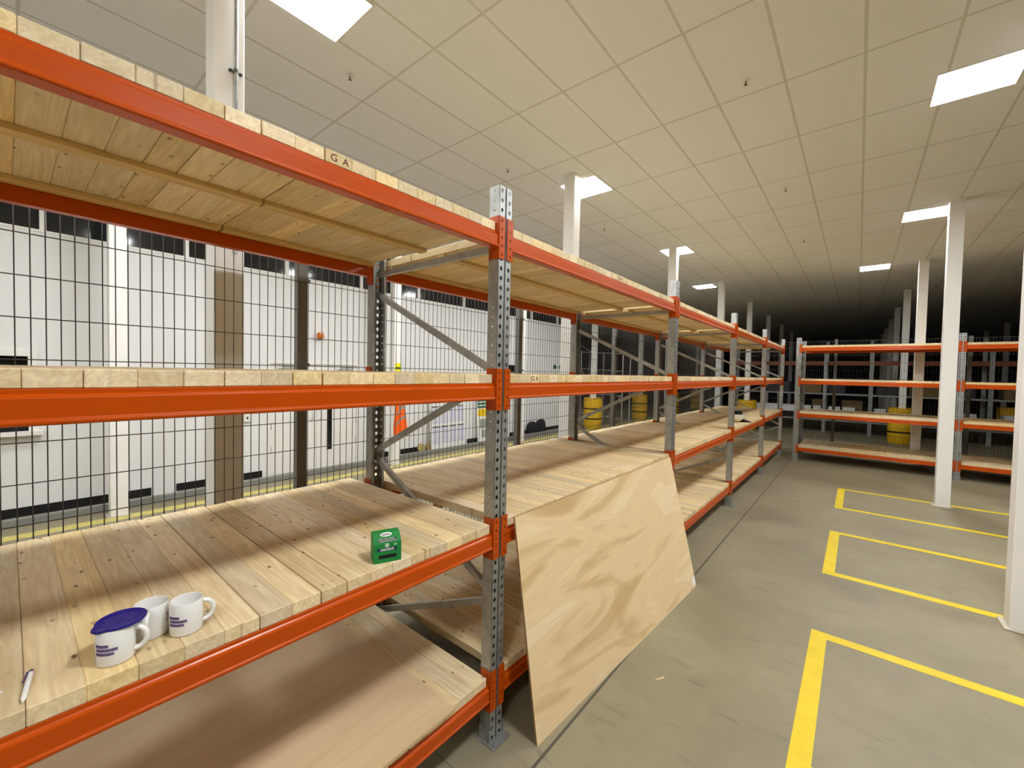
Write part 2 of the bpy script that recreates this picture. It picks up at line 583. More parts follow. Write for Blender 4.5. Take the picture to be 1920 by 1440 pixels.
for a, b in zip(edges[:-1], edges[1:]):
    fr = MB()
    fr.box(a, b, WALL_Y - 0.01, WALL_Y + 0.10, SILL, SILL + 0.03)
    fr.box(a, b, WALL_Y - 0.01, WALL_Y + 0.10, HEAD - 0.04, HEAD)
    fr.box(a, a + 0.03, WALL_Y - 0.01, WALL_Y + 0.10, SILL + 0.03, HEAD - 0.04)
    fr.box(b - 0.03, b, WALL_Y - 0.01, WALL_Y + 0.10, SILL + 0.03, HEAD - 0.04)
    o = struct('window_%d' % k, fr, M_WHITE, label='high office window with white frame, dark room behind put into its panes')
    struct('pane', MB().box(a + 0.03, b - 0.03, WALL_Y + 0.04, WALL_Y + 0.05, SILL + 0.03, HEAD - 0.04), M_GLASSDARK, o)  # near-black colour stands in for the dark room behind
    k += 1
# hatch window
fr = MB()
fr.box(HX0 - 0.08, HX1 + 0.08, WALL_Y - 0.03, WALL_Y + 0.15, HZ1, HZ1 + 0.08)
fr.box(HX1, HX1 + 0.08, WALL_Y - 0.03, WALL_Y + 0.15, HZ0, HZ1)
fr.box(HX0 - 0.08, HX0, WALL_Y - 0.03, WALL_Y + 0.15, HZ0, HZ1)
fr.box(HX0 - 0.1, HX1 + 0.12, WALL_Y - 0.12, WALL_Y + 0.15, HZ0 - 0.05, HZ0)
o = struct('window_%d' % k, fr, M_WHITE, label='wide serving hatch with white frame and ledge, dark inside')
struct('pane', MB().box(HX0, HX1, WALL_Y + 0.08, WALL_Y + 0.09, HZ0, HZ1), M_GLASSDARK, o)  # near-black sheet in place of the hatch's unlit inside
# double doors
fr = MB()
fr.box(DX0, DX0 + 0.05, WALL_Y - 0.02, WALL_Y + 0.15, 0, DZ1)
fr.box(DX1 - 0.05, DX1, WALL_Y - 0.02, WALL_Y + 0.15, 0, DZ1)
fr.box(DX0, DX1, WALL_Y - 0.02, WALL_Y + 0.15, DZ1, DZ1 + 0.06)
struct('trim_1', fr, M_WHITE, label='white frame of the double doors')


def door(name, xa, xb, hinge_left, vision, label):
    o = struct(name, MB().box(xa, xb, WALL_Y + 0.0, WALL_Y + 0.045, 0.01, DZ1 - 0.01), M_WHITE, bevel=0.003, label=label)
    hx = xa + 0.0 if hinge_left else xb - 0.0
    for z in (0.42, 0.85, 1.6):
        struct('hinge', MB().box(hx - 0.012, hx + 0.012, WALL_Y - 0.015, WALL_Y, z, z + 0.12), M_STEEL, o)
    c = MB()
    cx = xa + 0.12 if hinge_left else xb - 0.42
    c.box(cx, cx + 0.30, WALL_Y - 0.06, WALL_Y, 1.90, 1.97)
    c.bar((cx + 0.05, WALL_Y - 0.05, 2.0), (cx + 0.34, WALL_Y - 0.03, 2.0), 0.02, 0.012, (0, 0, 1))
    struct('door_closer', c, M_CLOSER, o, bevel=0.006)
    hx2 = xb - 0.09 if hinge_left else xa + 0.07
    h = MB().tube([(hx2, WALL_Y, 0.99), (hx2, WALL_Y - 0.06, 0.99), (hx2, WALL_Y - 0.06, 1.32), (hx2, WALL_Y, 1.32)], 0.009, 8)
    struct('pull_handle', h, M_STEEL, o)
    if vision:
        struct('vision_panel', MB().box(vision[0], vision[1], WALL_Y - 0.006, WALL_Y, 0.36, 1.72), M_GLASSDARK, o)
        f2 = MB()
        f2.box(vision[0] - 0.03, vision[1] + 0.03, WALL_Y - 0.012, WALL_Y, 0.33, 0.36)
        f2.box(vision[0] - 0.03, vision[1] + 0.03, WALL_Y - 0.012, WALL_Y, 1.72, 1.75)
        struct('vision_frame', f2, M_WHITE, o)
    return o


door('door_1', DX0 + 0.055, 2.185, True, None, 'left leaf of the white double doors')
door('door_2', 2.192, DX1 - 0.055, False, (2.40, 2.50), 'right leaf of the white double doors with a slim dark vision panel')
# black skirting, broken at the columns and doors
for i, (a, b) in enumerate([(-8.9, -0.30), (0.0, 1.22), (3.42, 3.85), (4.15, 4.62), (6.3, 6.9), (8.1, 11.15)]):
    struct('baseboard_%d' % (i + 1), MB().box(a, b, WALL_Y - 0.012, WALL_Y, 0.02, 0.135), M_BLACK, label='black skirting strip on the white wall')

# low kerb rail and yellow line in the corridor
tag(MB().box(-8.9, 12.0, 6.28, 6.36, 0.0, 0.09).build('kerb_rail', M_KERB, bevel=0.004),
    'long low grey kerb rail along the white wall', 'kerb')
tag(MB().box(-8.9, 30.0, 5.74, 5.93, 0.0, 0.0015).build('floor_line', plain('worn_yellow_paint', (0.55, 0.47, 0.14), 0.6, 0, 0.3, 0.2, 14)),
    'straight yellow line on the corridor floor beyond the mesh fence', 'floor marking')


# yellow U-shaped bay markings on the floor
def bay_mark(x0, x1, label, back=-3.9):
    m = MB()
    t = 0.0015
    m.box(x0, x1, -1.33, -1.23, 0, t)
    m.box(x0, x0 + 0.095, back, -1.33, 0, t)
    m.box(x1 - 0.095, x1, back, -1.33, 0, t)
    tag(m.build('floor_marking', M_YELLOW), label, 'floor marking', 'yellow bay outlines on the floor')


bay_mark(0.84, 2.385, 'nearest yellow bay outline painted on the concrete floor, at the bottom right')
bay_mark(3.63, 5.185, 'middle yellow bay outline painted on the concrete floor, second from the camera')
bay_mark(6.44, 7.95, 'farthest yellow bay outline on the floor, under the second white column')


# ------------------------------------------------------------------ columns
def column(x, y, label, conduit=False):
    t = thing('steel_column', label, 'column', (x, y, 0), group='white steel columns')
    h = 0.085
    MB().box(-h, h, -h, h, 0.0, CEIL).build('shaft', M_COLUMN, t, bevel=0.006, seg=2)
    p = MB()
    p.box(-0.118, 0.118, -0.118, 0.118, 0.0, 0.012)
    p.build('base_plate', plain('dusty_white_paint', (0.50, 0.46, 0.38), 0.7, 0, 0.2, 0.1), t, bevel=0.003)
    if conduit:
        cx = 0.030
        c = MB().tube([(cx, -h - 0.022, 2.72), (cx, -h - 0.022, CEIL)], 0.011, 10)
        c.tube([(cx, -h - 0.022, 3.42), (cx, -h - 0.022, 3.50)], 0.0135, 10)
        c = c.build('conduit', M_GALV, t, smooth=True)
        for z in (3.16, 3.87):
            s = MB()
            s.tube([(cx, -h - 0.022, z - 0.012), (cx, -h - 0.022, z + 0.012)], 0.014, 10)
            s.tube([(cx - 0.03, -h - 0.012, z), (cx - 0.03, -h, z)], 0.009, 8)
            s.tube([(cx + 0.03, -h - 0.012, z), (cx + 0.03, -h, z)], 0.009, 8)
            s.bar((cx - 0.035, -h - 0.006, z), (cx + 0.035, -h - 0.006, z), 0.012, 0.012, (0, 0, 1))
            s.build('saddle_clip', plain('dull_zinc', (0.10, 0.11, 0.10), 0.5, 0.3), c)
    return t


def guard(x, y, label):
    t = thing('column_guard', label, 'column guard', (x, y, 0), group='yellow plastic column guards')
    prof = [(0.14, 0.0), (0.31, 0.0), (0.33, 0.03)]
    z = 0.03
    for i in range(3):
        prof += [(0.33, z + 0.29), (0.315, z + 0.305), (0.315, z + 0.345), (0.33, z + 0.36)]
        z += 0.36
    prof += [(0.325, 1.10), (0.14, 1.10)]
    MB().lathe(prof, 28).build('body', M_GUARD, t, smooth=True)
    for zz in (0.355, 0.715):
        MB().lathe([(0.3165, zz - 0.018), (0.334, zz - 0.016), (0.334, zz + 0.016), (0.3165, zz + 0.018)], 28).build('strap', M_BLACK, t)


# row between rack and fence / right hand row / corridor row
names_l = ['white column with grey conduit rising behind the top shelf at the left', 'white column rising behind the rack in front of the second ceiling lamp',
           'white column rising above the rack in front of the third lamp of the left row', 'white column, fourth of the row behind the long rack',
           'white column, fifth of the row behind the long rack, in a yellow guard', 'white column, sixth of the row behind the long rack',
           'white column, seventh of the row behind the long rack', 'white column, eighth of the row behind the long rack']
for i, nm in enumerate(names_l):
    column(-0.75 + 4.25 * i, 1.785, nm, i == 0)
names_r = ['white column at the right edge, nearest of the right hand row', 'white column standing on the farthest yellow outline, second of the right row',
           'white column behind the far rack, third of the right row', 'white column in a yellow guard beyond the far rack, fourth of the right row',
           'white column, fifth of the right row, in the gloom', 'white column, sixth of the right row, in the gloom',
           'white column, seventh of the right row, in the gloom', 'white column, eighth of the right row, in the gloom']
for i, nm in enumerate(names_r):
    column(3.54 + 4.235 * i, -2.535, nm)
names_c = ['white column against the office wall left of the conduit column', 'white column by the office wall carrying a yellow notice and an orange vest',
           'white column by the office wall right of the leaning posters', 'white column in a yellow guard past the end of the office wall',
           'white column in a yellow guard, second past the end of the office wall', 'dim column, third past the end of the office wall',
           'dim column, fourth past the end of the office wall']
for i, nm in enumerate(names_c):
    column(-0.75 + 4.25 * i, 6.0, nm)
for i, nm in enumerate(['dim column at the right edge beyond the far rack', 'dim column right of the big column, beyond the far rack', 'dimmest column far right beyond the far rack']):
    column(28.9 + 4.25 * i, -6.85, nm)
guard(12.0, 6.0, 'yellow column guard with black straps, nearest one beyond the office wall')
guard(16.25, 6.0, 'yellow column guard with black straps, second beyond the office wall')
guard(24.75, 6.0, 'dim yellow column guard seen behind the second upright')
guard(16.25, 1.785, 'yellow column guard seen just above the third shelf near the corner')
guard(16.25, -2.535, 'yellow column guard behind the far rack')
guard(20.5, 6.0, 'dim yellow column guard, third beyond the office wall')


# ------------------------------------------------------------------ ceiling lamps
def lamp(x, y, label, power=None, colour=None, s=0.283, nm='corridor_diffuser'):
    t = thing('ceiling_light', label, 'ceiling light', (x, y, CEIL), group='square ceiling light panels')
    f = MB()
    a = s + 0.012
    f.box(-a, a, -a, -s, -0.012, 0)
    f.box(-a, a, s, a, -0.012, 0)
    f.box(-a, -s, -s, s, -0.012, 0)
    f.box(s, a, -s, s, -0.012, 0)
    f.build('frame', M_WHITE, t)
    MB().box(-s, s, -s, s, -0.008, -0.001).build('diffuser', emit('lamp_diffuser' if not power else nm, colour or LAMP_COLOUR, power or LAMP_POWER), t)


lamp(-0.132, 1.823, 'lit square ceiling panel at the top of the picture, right of the conduit column')
lamp(3.943, 1.813, 'lit square ceiling panel behind the second column of the left row')
lamp(8.036, 1.813, 'lit square ceiling panel behind the third column of the left row', LAMP_POWER * 0.85, LAMP_COLOUR, nm='lowered_diffuser')  # power lowered so the far end comes out darker
lamp(12.35, 2.376, 'lit square ceiling panel, farthest lit one of the left row', LAMP_POWER * 0.5, LAMP_COLOUR, nm='dim_diffuser')
lamp(4.098, -2.203, 'lit square ceiling panel at the right edge, nearest of the right row')
lamp(8.23, -2.232, 'lit square ceiling panel left of the second right hand column top', LAMP_POWER * 0.85, LAMP_COLOUR, nm='lowered_diffuser')
lamp(12.25, -1.669, 'lit square ceiling panel, farthest lit one of the right row', LAMP_POWER * 0.5, LAMP_COLOUR, nm='dim_diffuser')
lamp(-4.3, 1.82, 'lit square ceiling panel behind the camera, left row')
lamp(-4.3, -2.2, 'lit square ceiling panel behind the camera, right row')
lamp(-0.1, -2.2, 'lit square ceiling panel overhead of the aisle, right row')
lamp(-0.1, -6.4, 'lit square ceiling panel right of the camera')
lamp(4.1, -6.4, 'lit square ceiling panel right of the big right hand column')
for i, x in enumerate((-4.0, 0.0, 4.0)):
    lamp(x, 4.35, 'lit ceiling panel over the corridor by the white wall, %s' % ('hidden above the left bay', 'hidden above the second bay', 'hidden above the third bay')[i], CORRIDOR_POWER, CORRIDOR_COLOUR)
lamp(8.0, 4.35, 'lit ceiling panel over the corridor, last one before the end of the wall', CORRIDOR_POWER, CORRIDOR_COLOUR)

lamp(16.3, 10.6, 'unseen ceiling panel added to brighten the area past the office wall', 60.0, LAMP_COLOUR, nm='added_diffuser')  # unseen lamp added to brighten the dark area past the wall

# sprinkler heads
for x, y, l in [(0.45, 2.40, 'small sprinkler head right of the nearest lamp'), (2.82, -0.53, 'small sprinkler head at the top right of the ceiling'),
                (2.78, 2.39, 'small sprinkler head above the nearest upright'), (5.73, -0.52, 'small sprinkler head, second from the top right'),
                (5.72, 2.43, 'small sprinkler head between the second and third left lamps'), (8.72, -0.50, 'small sprinkler head, third from the top right')]:
    t = thing('sprinkler_head', l, 'sprinkler', (x, y, CEIL), group='ceiling sprinkler heads')
    MB().lathe([(0.0, -0.012), (0.030, -0.010), (0.036, 0.0)], 16).build('rose', M_WHITE, t, smooth=True)
    MB().lathe([(0.0, -0.05), (0.016, -0.048), (0.016, -0.044), (0.006, -0.042), (0.006, -0.012)], 12).build('nozzle', M_SPRINK, t, smooth=True)

# ------------------------------------------------------------------ racking
P = 2.704
D = 1.225
H = [0.316, 1.138, 1.927, 2.713]
UP_H = 2.95


def make_upright():
    m = MB()
    t = 0.0022
    for s in (-1, 1):
        m.perf(lambda u, v, w_: (s * u, w_, v), 0.008, 0.050, 0.0, UP_H, 0.05, 0.0105, 0.0125, t)
        # centre groove wall and floor
        m.box(min(s * 0.008, s * 0.0058), max(s * 0.008, s * 0.0058), 0.0, 0.013, 0, UP_H)
        # side web with small bolt holes
        m.perf(lambda u, v, w_: (s * (0.050 - w_), u, v), 0.0, 0.068, 0.0, UP_H, 0.05, 0.0042, 0.0042, t)
        # rear return lip
        m.box(min(s * 0.050, s * 0.034), max(s * 0.050, s * 0.034), 0.068, 0.0702, 0, UP_H)
    m.box(-0.008, 0.008, 0.0108, 0.013, 0, UP_H)
    return m.mesh('upright', M_GALV)


def make_foot():
    m = MB()
    m.box(-0.066, 0.066, -0.050, 0.095, 0.0, 0.006)
    m.box(-0.056, -0.051, -0.004, 0.070, 0.006, 0.075)
    m.box(0.051, 0.056, -0.004, 0.070, 0.006, 0.075)
    for x, y in ((-0.045, -0.032), (0.045, 0.082)):
        m.tube([(x, y, 0.006), (x, y, 0.022)], 0.009, 6)
        m.tube([(x, y, 0.022), (x, y, 0.034)], 0.005, 8)
    return m.mesh('foot_plate', M_GALV)


def make_beam():
    prof = [(0.0135, 0.0), (0.012, -0.002), (0.012, -0.0125), (0.008, -0.0165), (0.001, -0.0195), (0.0, -0.0225), (0.0, -0.068), (-0.0008, -0.0705), (-0.0024, -0.0718), (-0.0038, -0.0735),
            (-0.0047, -0.0755), (-0.0049, -0.0778), (-0.0045, -0.0808), (-0.0034, -0.0830), (-0.0015, -0.0845), (0.003, -0.0855), (0.046, -0.0855), (0.048, -0.083), (0.048, -0.002), (0.046, 0.0)]
    m = MB().prism(prof, lambda p, a: (a, p[0], p[1]), 0.0565, P - 0.0565)
    me = m.mesh('beam', M_ORANGE)
    return me


def make_plate(side):
    """angle plate that hooks the beam to its upright; side -1: at the left end, +1: at the right end"""
    m = MB()
    x_in = 0.0525 if side < 0 else P - 0.0525
    s = -1 if side < 0 else 1
    # front leg, over the flange of the upright
    m.perf(lambda u, v, w_: (x_in + s * u, -0.0062 + w_, v), -0.004, 0.043, -0.140, 0.077, 0.0434, 0.0055, 0.0085, 0.0045)
    # side leg, into the bay
    a, b = x_in, x_in - s * 0.004
    m.box(min(a, b), max(a, b), -0.0062, 0.064, -0.140, 0.077)
    return m.mesh('connector_plate', M_ORANGE)


ME_UP, ME_FOOT, ME_BEAM, ME_PL, ME_PR = make_upright(), make_foot(), make_beam(), make_plate(-1), make_plate(1)


def make_brace(y0, z0, y1, z1):
    return MB().bar((0, y0, z0), (0, y1, z1), 0.026, 0.036, (1, 0, 0)).mesh('brace', M_GALV)


ME_BR = [make_brace(0.05, 2.646, D - 0.05, 2.650), make_brace(0.055, 1.985, D - 0.05, 2.513), make_brace(0.055, 1.955, D - 0.05, 1.41),
         make_brace(0.055, 0.79, D - 0.05, 1.37), make_brace(0.055, 0.745, D - 0.05, 0.26), make_brace(0.05, 0.20, D - 0.05, 0.20)]


def rack(label, loc, rot, n0, n1, stagger=True):
    t = thing('pallet_rack', label, 'rack', loc, rot)
    for n in range(n0, n1 + 1):
        u = put('upright', ME_UP, t, (n * P, 0, 0), 0.0)
        put('foot_plate', ME_FOOT, u)
        u2 = put('upright', ME_UP, t, (n * P, D, 0), math.pi)
        put('foot_plate', ME_FOOT, u2)
        for me in ME_BR:
            put('brace', me, t, (n * P, 0, 0))
    for n in range(n0, n1):
        for z in H:
            b = put('beam', ME_BEAM, t, (n * P, 0, z))
            put('connector_plate', ME_PL, b)
            put('connector_plate', ME_PR, b)
            b = put('beam', ME_BEAM, t, ((n + 1) * P, D, z), math.pi)
            put('connector_plate', ME_PL, b)
            put('connector_plate', ME_PR, b)
    return t


rack('long orange and galvanised pallet rack running along the mesh fence, four shelves high', (0, 0, 0), 0.0, -1, 4)
FAR = (10.467, -0.325)
rack('far orange pallet rack standing crosswise at the end of the aisle', (FAR[0], FAR[1], 0), -math.pi / 2, 0, 3)

# ---- deck panels: boards nailed to battens
BW, BT, BL = 0.0983, 0.046, 1.395
PITCH = (P - 0.118) / 26.0


def board_mesh(w_, l_):
    return MB().box(0, w_, 0, l_, 0, BT).mesh('board', M_PINE, bevel=0.0022)


BOARDS = [board_mesh(BW, BL), board_mesh(BW + 0.0004, BL + 0.008), board_mesh(BW - 0.0022, BL - 0.006)]
BATS = {}


def batten_mesh(n):
    if n not in BATS:
        BATS[n] = MB().box(0.004, n * PITCH - 0.006, 0, 0.065, -0.020, 0).mesh('batten', M_BATTEN, bevel=0.0015)
    return BATS[n]


LEVEL = ['lowest shelf', 'second shelf', 'third shelf', 'top shelf']
STAMPS = []
SHELF_GROUP = 'timber deck panels on the long rack'


def deck_panel(x, z, n, label, group, stagger=0.003):
    t = thing('deck_panel', label, 'deck panel', (x, 0.014, z), 0.0, group)
    out = []
    for i in range(n):
        me = random.choice(BOARDS)
        b = put('board', me, t, (i * (PITCH - 0.0004) + random.uniform(0, 0.0006), random.uniform(-stagger, stagger), random.uniform(0, 0.0009)))
        out.append(b)
    for y in (0.085, 0.545, 1.092):
        put('batten', batten_mesh(n), t, (0, y, 0))
    return out


BAY = {-1: 'bay nearest the camera', 0: 'bay behind the leaning plywood', 1: 'third bay', 2: 'fourth bay', 3: 'last bay by the corner'}
END = ['left end', 'middle', 'right end']
FRONT = {}
for n in range(-1, 4):
    for li, z in enumerate(H):
        x = n * P + 0.059
        for e, cnt in ((0, 8), (1, 9), (2, 9)):
            c = cnt
            lab = 'timber deck panel, %s, %s of the %s' % (LEVEL[li], END[e], BAY[n])
            FRONT[(n, li, e)] = deck_panel(x, z, c, lab, SHELF_GROUP)
            x += cnt * PITCH

# stamps on board ends
INK = [text_mesh('G', 0.036, M_INK), text_mesh('A', 0.036, M_INK), text_mesh('JG A', 0.040, M_INK)]


def stamp(board, me, x, z):
    put('stamp', me, board, (x, -0.0006, z), (math.pi / 2, 0, 0))


b = FRONT[(-1, 3, 2)]
stamp(b[0], INK[0], 0.03, 0.022)
stamp(b[0], INK[1], 0.074, 0.022)
b = FRONT[(0, 2, 0)]
stamp(b[2], INK[2], 0.048, 0.023)
b = FRONT[(0, 3, 1)]
stamp(b[5], INK[2], 0.048, 0.023)

# far rack decks: single-mesh panels (too small in view to show their nails)
ME_FD = {}
for c in (8, 9):
    m = MB()
    for i in range(c):
        dz = random.uniform(0, 0.001)
        m.box(i * PITCH, i * PITCH + BW, 0, BL, dz, BT + dz)
    ME_FD[c] = m.mesh('deck_panel', M_PINE, bevel=0.002)
FBAY = ['left bay of the far rack', 'second bay of the far rack', 'third bay of the far rack']
for n in range(3):
    for li, z in enumerate(H):
        x = n * P + 0.060
        for e, cnt in ((0, 8), (1, 9), (2, 9)):
            o = put('deck_panel', ME_FD[cnt], None, (FAR[0] + 0.014, FAR[1] - x, z), -math.pi / 2)
            tag(o, 'timber deck panel, %s, %s of the %s' % (LEVEL[li], END[e], FBAY[n]), 'deck panel', 'timber deck panels on the far rack')
            x += cnt * PITCH

# ------------------------------------------------------------------ plywood sheets
Z2 = H[1] + BT + 0.001
Z1 = H[0] + BT + 0.001
tag(MB().box(-2.60, -0.318, -0.018, 1.20, Z1, Z1 + 0.012).build('plywood_sheet', [M_PLYPINK]),
    'pinkish plywood sheet lying flat on the lowest shelf of the nearest bay', 'plywood sheet')

pl_t = thing('plywood_sheet', 'large plywood sheet leaning against the rack with its lower edge on the floor', 'plywood sheet', (1.3, -0.15, 0))


def ply_pt(u, v, w_):
    tl, tr = Vector((0.087, -0.022, 1.198)), Vector((2.527, -0.024, 1.178))
    bl, br = Vector((0.110, -0.190, 0.001)), Vector((2.478, -0.322, 0.001))
    p = tl.lerp(tr, u).lerp(bl.lerp(br, u), 1 - v)
    nrm = Vector((-0.03, -0.985, -0.17)).normalized()
    sag = 0.0
    return p + nrm * (w_ + sag) - Vector((1.3, -0.15, 0))


m = MB()
NU, NV = 12, 8
vs, fs = [], []
for wi in (0.0, 0.012):
    for j in range(NV + 1):
        for i in range(NU + 1):
            vs.append(ply_pt(i / NU, j / NV, wi))
K = (NU + 1) * (NV + 1)
for j in range(NV):
    for i in range(NU):
        a = j * (NU + 1) + i
        fs.append((a, a + 1, a + NU + 2, a + NU + 1))
        fs.append((K + a, K + a + NU + 1, K + a + NU + 2, K + a + 1))
m.add(vs, fs, 0)
rim = [i for i in range(NU + 1)] + [j * (NU + 1) + NU for j in range(1, NV + 1)] + [NV * (NU + 1) + i for i in range(NU - 1, -1, -1)] + [j * (NU + 1) for j in range(NV - 1, 0, -1)]
m.add(vs, [(rim[i], rim[(i + 1) % len(rim)], K + rim[(i + 1) % len(rim)], K + rim[i]) for i in range(len(rim))], 1)
m.build('sheet', [M_PLY, M_PLYEDGE], pl_t)
st = MB()
st.hexa([ply_pt(0.968, 0.014, 0.0121), ply_pt(0.998, 0.022, 0.0121), ply_pt(0.998, 0.078, 0.0121), ply_pt(0.968, 0.070, 0.0121),
         ply_pt(0.968, 0.014, 0.0128), ply_pt(0.998, 0.022, 0.0128), ply_pt(0.998, 0.078, 0.0128), ply_pt(0.968, 0.070, 0.0128)])
st.build('sticker', M_PAPER, pl_t)['label'] = 'small white sticker'

# ------------------------------------------------------------------ things on the nearest second shelf
ME_CUP = MB().lathe([(0.0, 0.0), (0.036, 0.0), (0.0395, 0.002), (0.041, 0.006), (0.041, 0.0945), (0.0400, 0.0958), (0.0385, 0.0950), (0.0375, 0.090),
                     (0.0372, 0.010), (0.033, 0.006), (0.0, 0.0055)], 48).mesh('cup', M_CERAMIC, smooth=True)
hp = []
for i in range(13):
    a = math.radians(100 - 200 * i / 12)
    hp.append((0.0405 + 0.027 * max(-0.06, math.cos(a)) + 0.0, 0, 0.050 + 0.030 * math.sin(a)))
hp[0] = (0.037, 0, 0.081)
hp[-1] = (0.037, 0, 0.020)
mh = MB().tube(hp, [0.0068] * 13, 10)
mh.v = [(x, y * 1.25, z) for x, y, z in mh.v]
ME_HANDLE = mh.mesh('handle', M_CERAMIC, smooth=True)


def print_mesh(rot):
    """three stepped lines of small purple lettering wrapped on the cup"""
    m = MB()
    R, Ro = 0.0411, 0.04135
    rnd = random.Random(3)
    for row, (z0, a0, a1) in enumerate([(0.054, -8, 40), (0.0435, -4, 66), (0.033, -6, 56)]):
        a = a0
        while a < a1:
            wd = rnd.uniform(2.4, 4.4)
            aa, ab = math.radians(rot + a), math.radians(rot + min(a1, a + wd))
            vs = [(R * math.cos(q), R * math.sin(q), z) for z in (z0, z0 + 0.0082) for q in (aa, ab)]
            vo = [(Ro * math.cos(q), Ro * math.sin(q), z) for z in (z0, z0 + 0.0082) for q in (aa, ab)]
            m.hexa([vs[0], vs[1], vo[1], vo[0], vs[2], vs[3], vo[3], vo[2]])
            a += wd + 0.7
    return m.mesh('print', M_PURPLE)


def mug(x, y, hrot, prot, label):
    t = thing('mug', label, 'mug', (x, y, Z2), 0.0, 'white mugs with purple print')
    put('cup', ME_CUP, t)
    put('handle', ME_HANDLE, t, (0, 0, 0), math.radians(hrot))
    put('print', print_mesh(prot), t)
    return t


mug(-1.489, 0.085, -25, -158, 'white mug with purple print, under the blue lid')
mug(-1.405, 0.150, -112, -30, 'white mug partly covered by the blue lid, handle towards the front, middle one')
mug(-1.331, 0.098, -12, -166, 'uncovered white mug with purple print standing at the right of the three')

# blue lid across two mugs: shallow dish with a pouring lip
m = MB()
NR = 40


def lid_r(a, r):
    d = (a - math.radians(205) + math.pi) % (2 * math.pi) - math.pi
    return r + max(0.0, 1 - (d / 0.42) ** 2) * 0.012 * (r / 0.054)


prof = [(0.0, 0.0035), (0.020, 0.0035), (0.021, 0.0045), (0.030, 0.0045), (0.031, 0.0035), (0.048, 0.0035), (0.052, 0.0065), (0.054, 0.0060), (0.0545, 0.002), (0.053, 0.0), (0.0, 0.0)]
vs, fs = [], []
for r, z in prof:
    for k2 in range(NR):
        a = 2 * math.pi * k2 / NR
        rr = lid_r(a, r) if r > 0 else 0
        vs.append((rr * math.cos(a), rr * math.sin(a), z))
for i in range(len(prof) - 1):
    for k2 in range(NR):
        fs.append((i * NR + k2, i * NR + (k2 + 1) % NR, (i + 1) * NR + (k2 + 1) % NR, (i + 1) * NR + k2))
m.add(vs, fs)
o = m.build('lid', M_BLUE, None, (-1.477, 0.094, Z2 + 0.0962), smooth=True)
tag(o, 'round dark blue plastic lid resting across two white mugs', 'lid')

# pen
t = thing('pen', 'white ballpoint pen with dark purple clip lying on the boards at the left', 'pen', (-1.6555, 0.035, Z2 + 0.0058), math.radians(83))
MB().tube([(0.0, 0, 0), (0.012, 0, 0), (0.014, 0, 0), (0.125, 0, 0)], [0.0018, 0.0044, 0.0055, 0.0056], 12).build('barrel', M_CERAMIC, t, smooth=True)
MB().tube([(0.125, 0, 0), (0.130, 0, 0), (0.139, 0, 0)], [0.0056, 0.0044, 0.0042], 12).build('push_button', M_PURPLE, t, smooth=True)
cl = MB()
cl.bar((0.128, 0.006, 0.003), (0.085, 0.0085, 0.003), 0.0045, 0.002, (0, 0, 1))
cl.bar((0.126, 0.003, 0.003), (0.126, 0.008, 0.003), 0.005, 0.004, (0, 0, 1))
cl.build('clip', M_PURPLE, t)

# note at the left edge
pm = MB()
pts = [(-1.684, 0.126), (-1.735, 0.098), (-1.80, 0.200), (-1.745, 0.232)]
pm.hexa([(x, y, Z2 + 0.0005) for x, y in pts] + [(x, y, Z2 + 0.001 + 0.004 * (i == 1)) for i, (x, y) in enumerate(pts)])
tag(pm.build('paper_note', M_PAPER), 'corner of a white paper note on the boards left of the pen', 'paper')

# green dispenser box
BX = thing('screw_box', 'small green cardboard box with a sloped front top and a dark slot window', 'box', (-0.7175, 0.058, Z2), math.radians(-22.5))
W_, D_, HS, HT = 0.112, 0.078, 0.082, 0.112
prof = [(0, 0), (0, HS), (0.040, HT), (D_, HT), (D_, 0)]
MB().prism(prof, lambda p, a: (a, p[0], p[1]), 0.0, W_).build('carton', M_GREEN, BX, bevel=0.0012)


def on_front(x0, x1, z0, z1, mat, name, lift=0.0006, label=None):
    o = MB().box(x0, x1, -lift, 0.0, z0, z1).build(name, mat, BX)
    if label:
        o['label'] = label
    return o


on_front(0.020, 0.092, 0.018, 0.033, M_BLACK, 'slot_window', 0.0008)
on_front(0.014, 0.092, 0.049, 0.061, M_NAVY, 'title_band')


def slope_pt(x, s, w_):
    """s 0..1 up the sloped face"""
    dy, dz = 0.040, HT - HS
    L_ = math.hypot(dy, dz)
    ny, nz = -dz / L_, dy / L_
    return (x, 0.0 + dy * s + ny * w_, HS + dz * s + nz * w_)


def on_slope(x0, x1, s0, s1, mat, name, lift=0.0006):
    v = [slope_pt(x0, s0, 0), slope_pt(x1, s0, 0), slope_pt(x1, s1, 0), slope_pt(x0, s1, 0),
         slope_pt(x0, s0, lift), slope_pt(x1, s0, lift), slope_pt(x1, s1, lift), slope_pt(x0, s1, lift)]
    return MB().hexa(v).build(name, mat, BX)


def oval(cx, cs, rx, rs, fn, mat, name, lift):
    m = MB()
    n = 24
    p0 = [fn(cx + rx * math.cos(2 * math.pi * k / n), cs + rs * math.sin(2 * math.pi * k / n), 0) for k in range(n)]
    p1 = [fn(cx + rx * math.cos(2 * math.pi * k / n), cs + rs * math.sin(2 * math.pi * k / n), lift) for k in range(n)]
    m.add(p0 + p1, [(k, (k + 1) % n, n + (k + 1) % n, n + k) for k in range(n)] + [tuple(range(n - 1, -1, -1)), tuple(range(n, 2 * n))])
    return m.build(name, mat, BX)


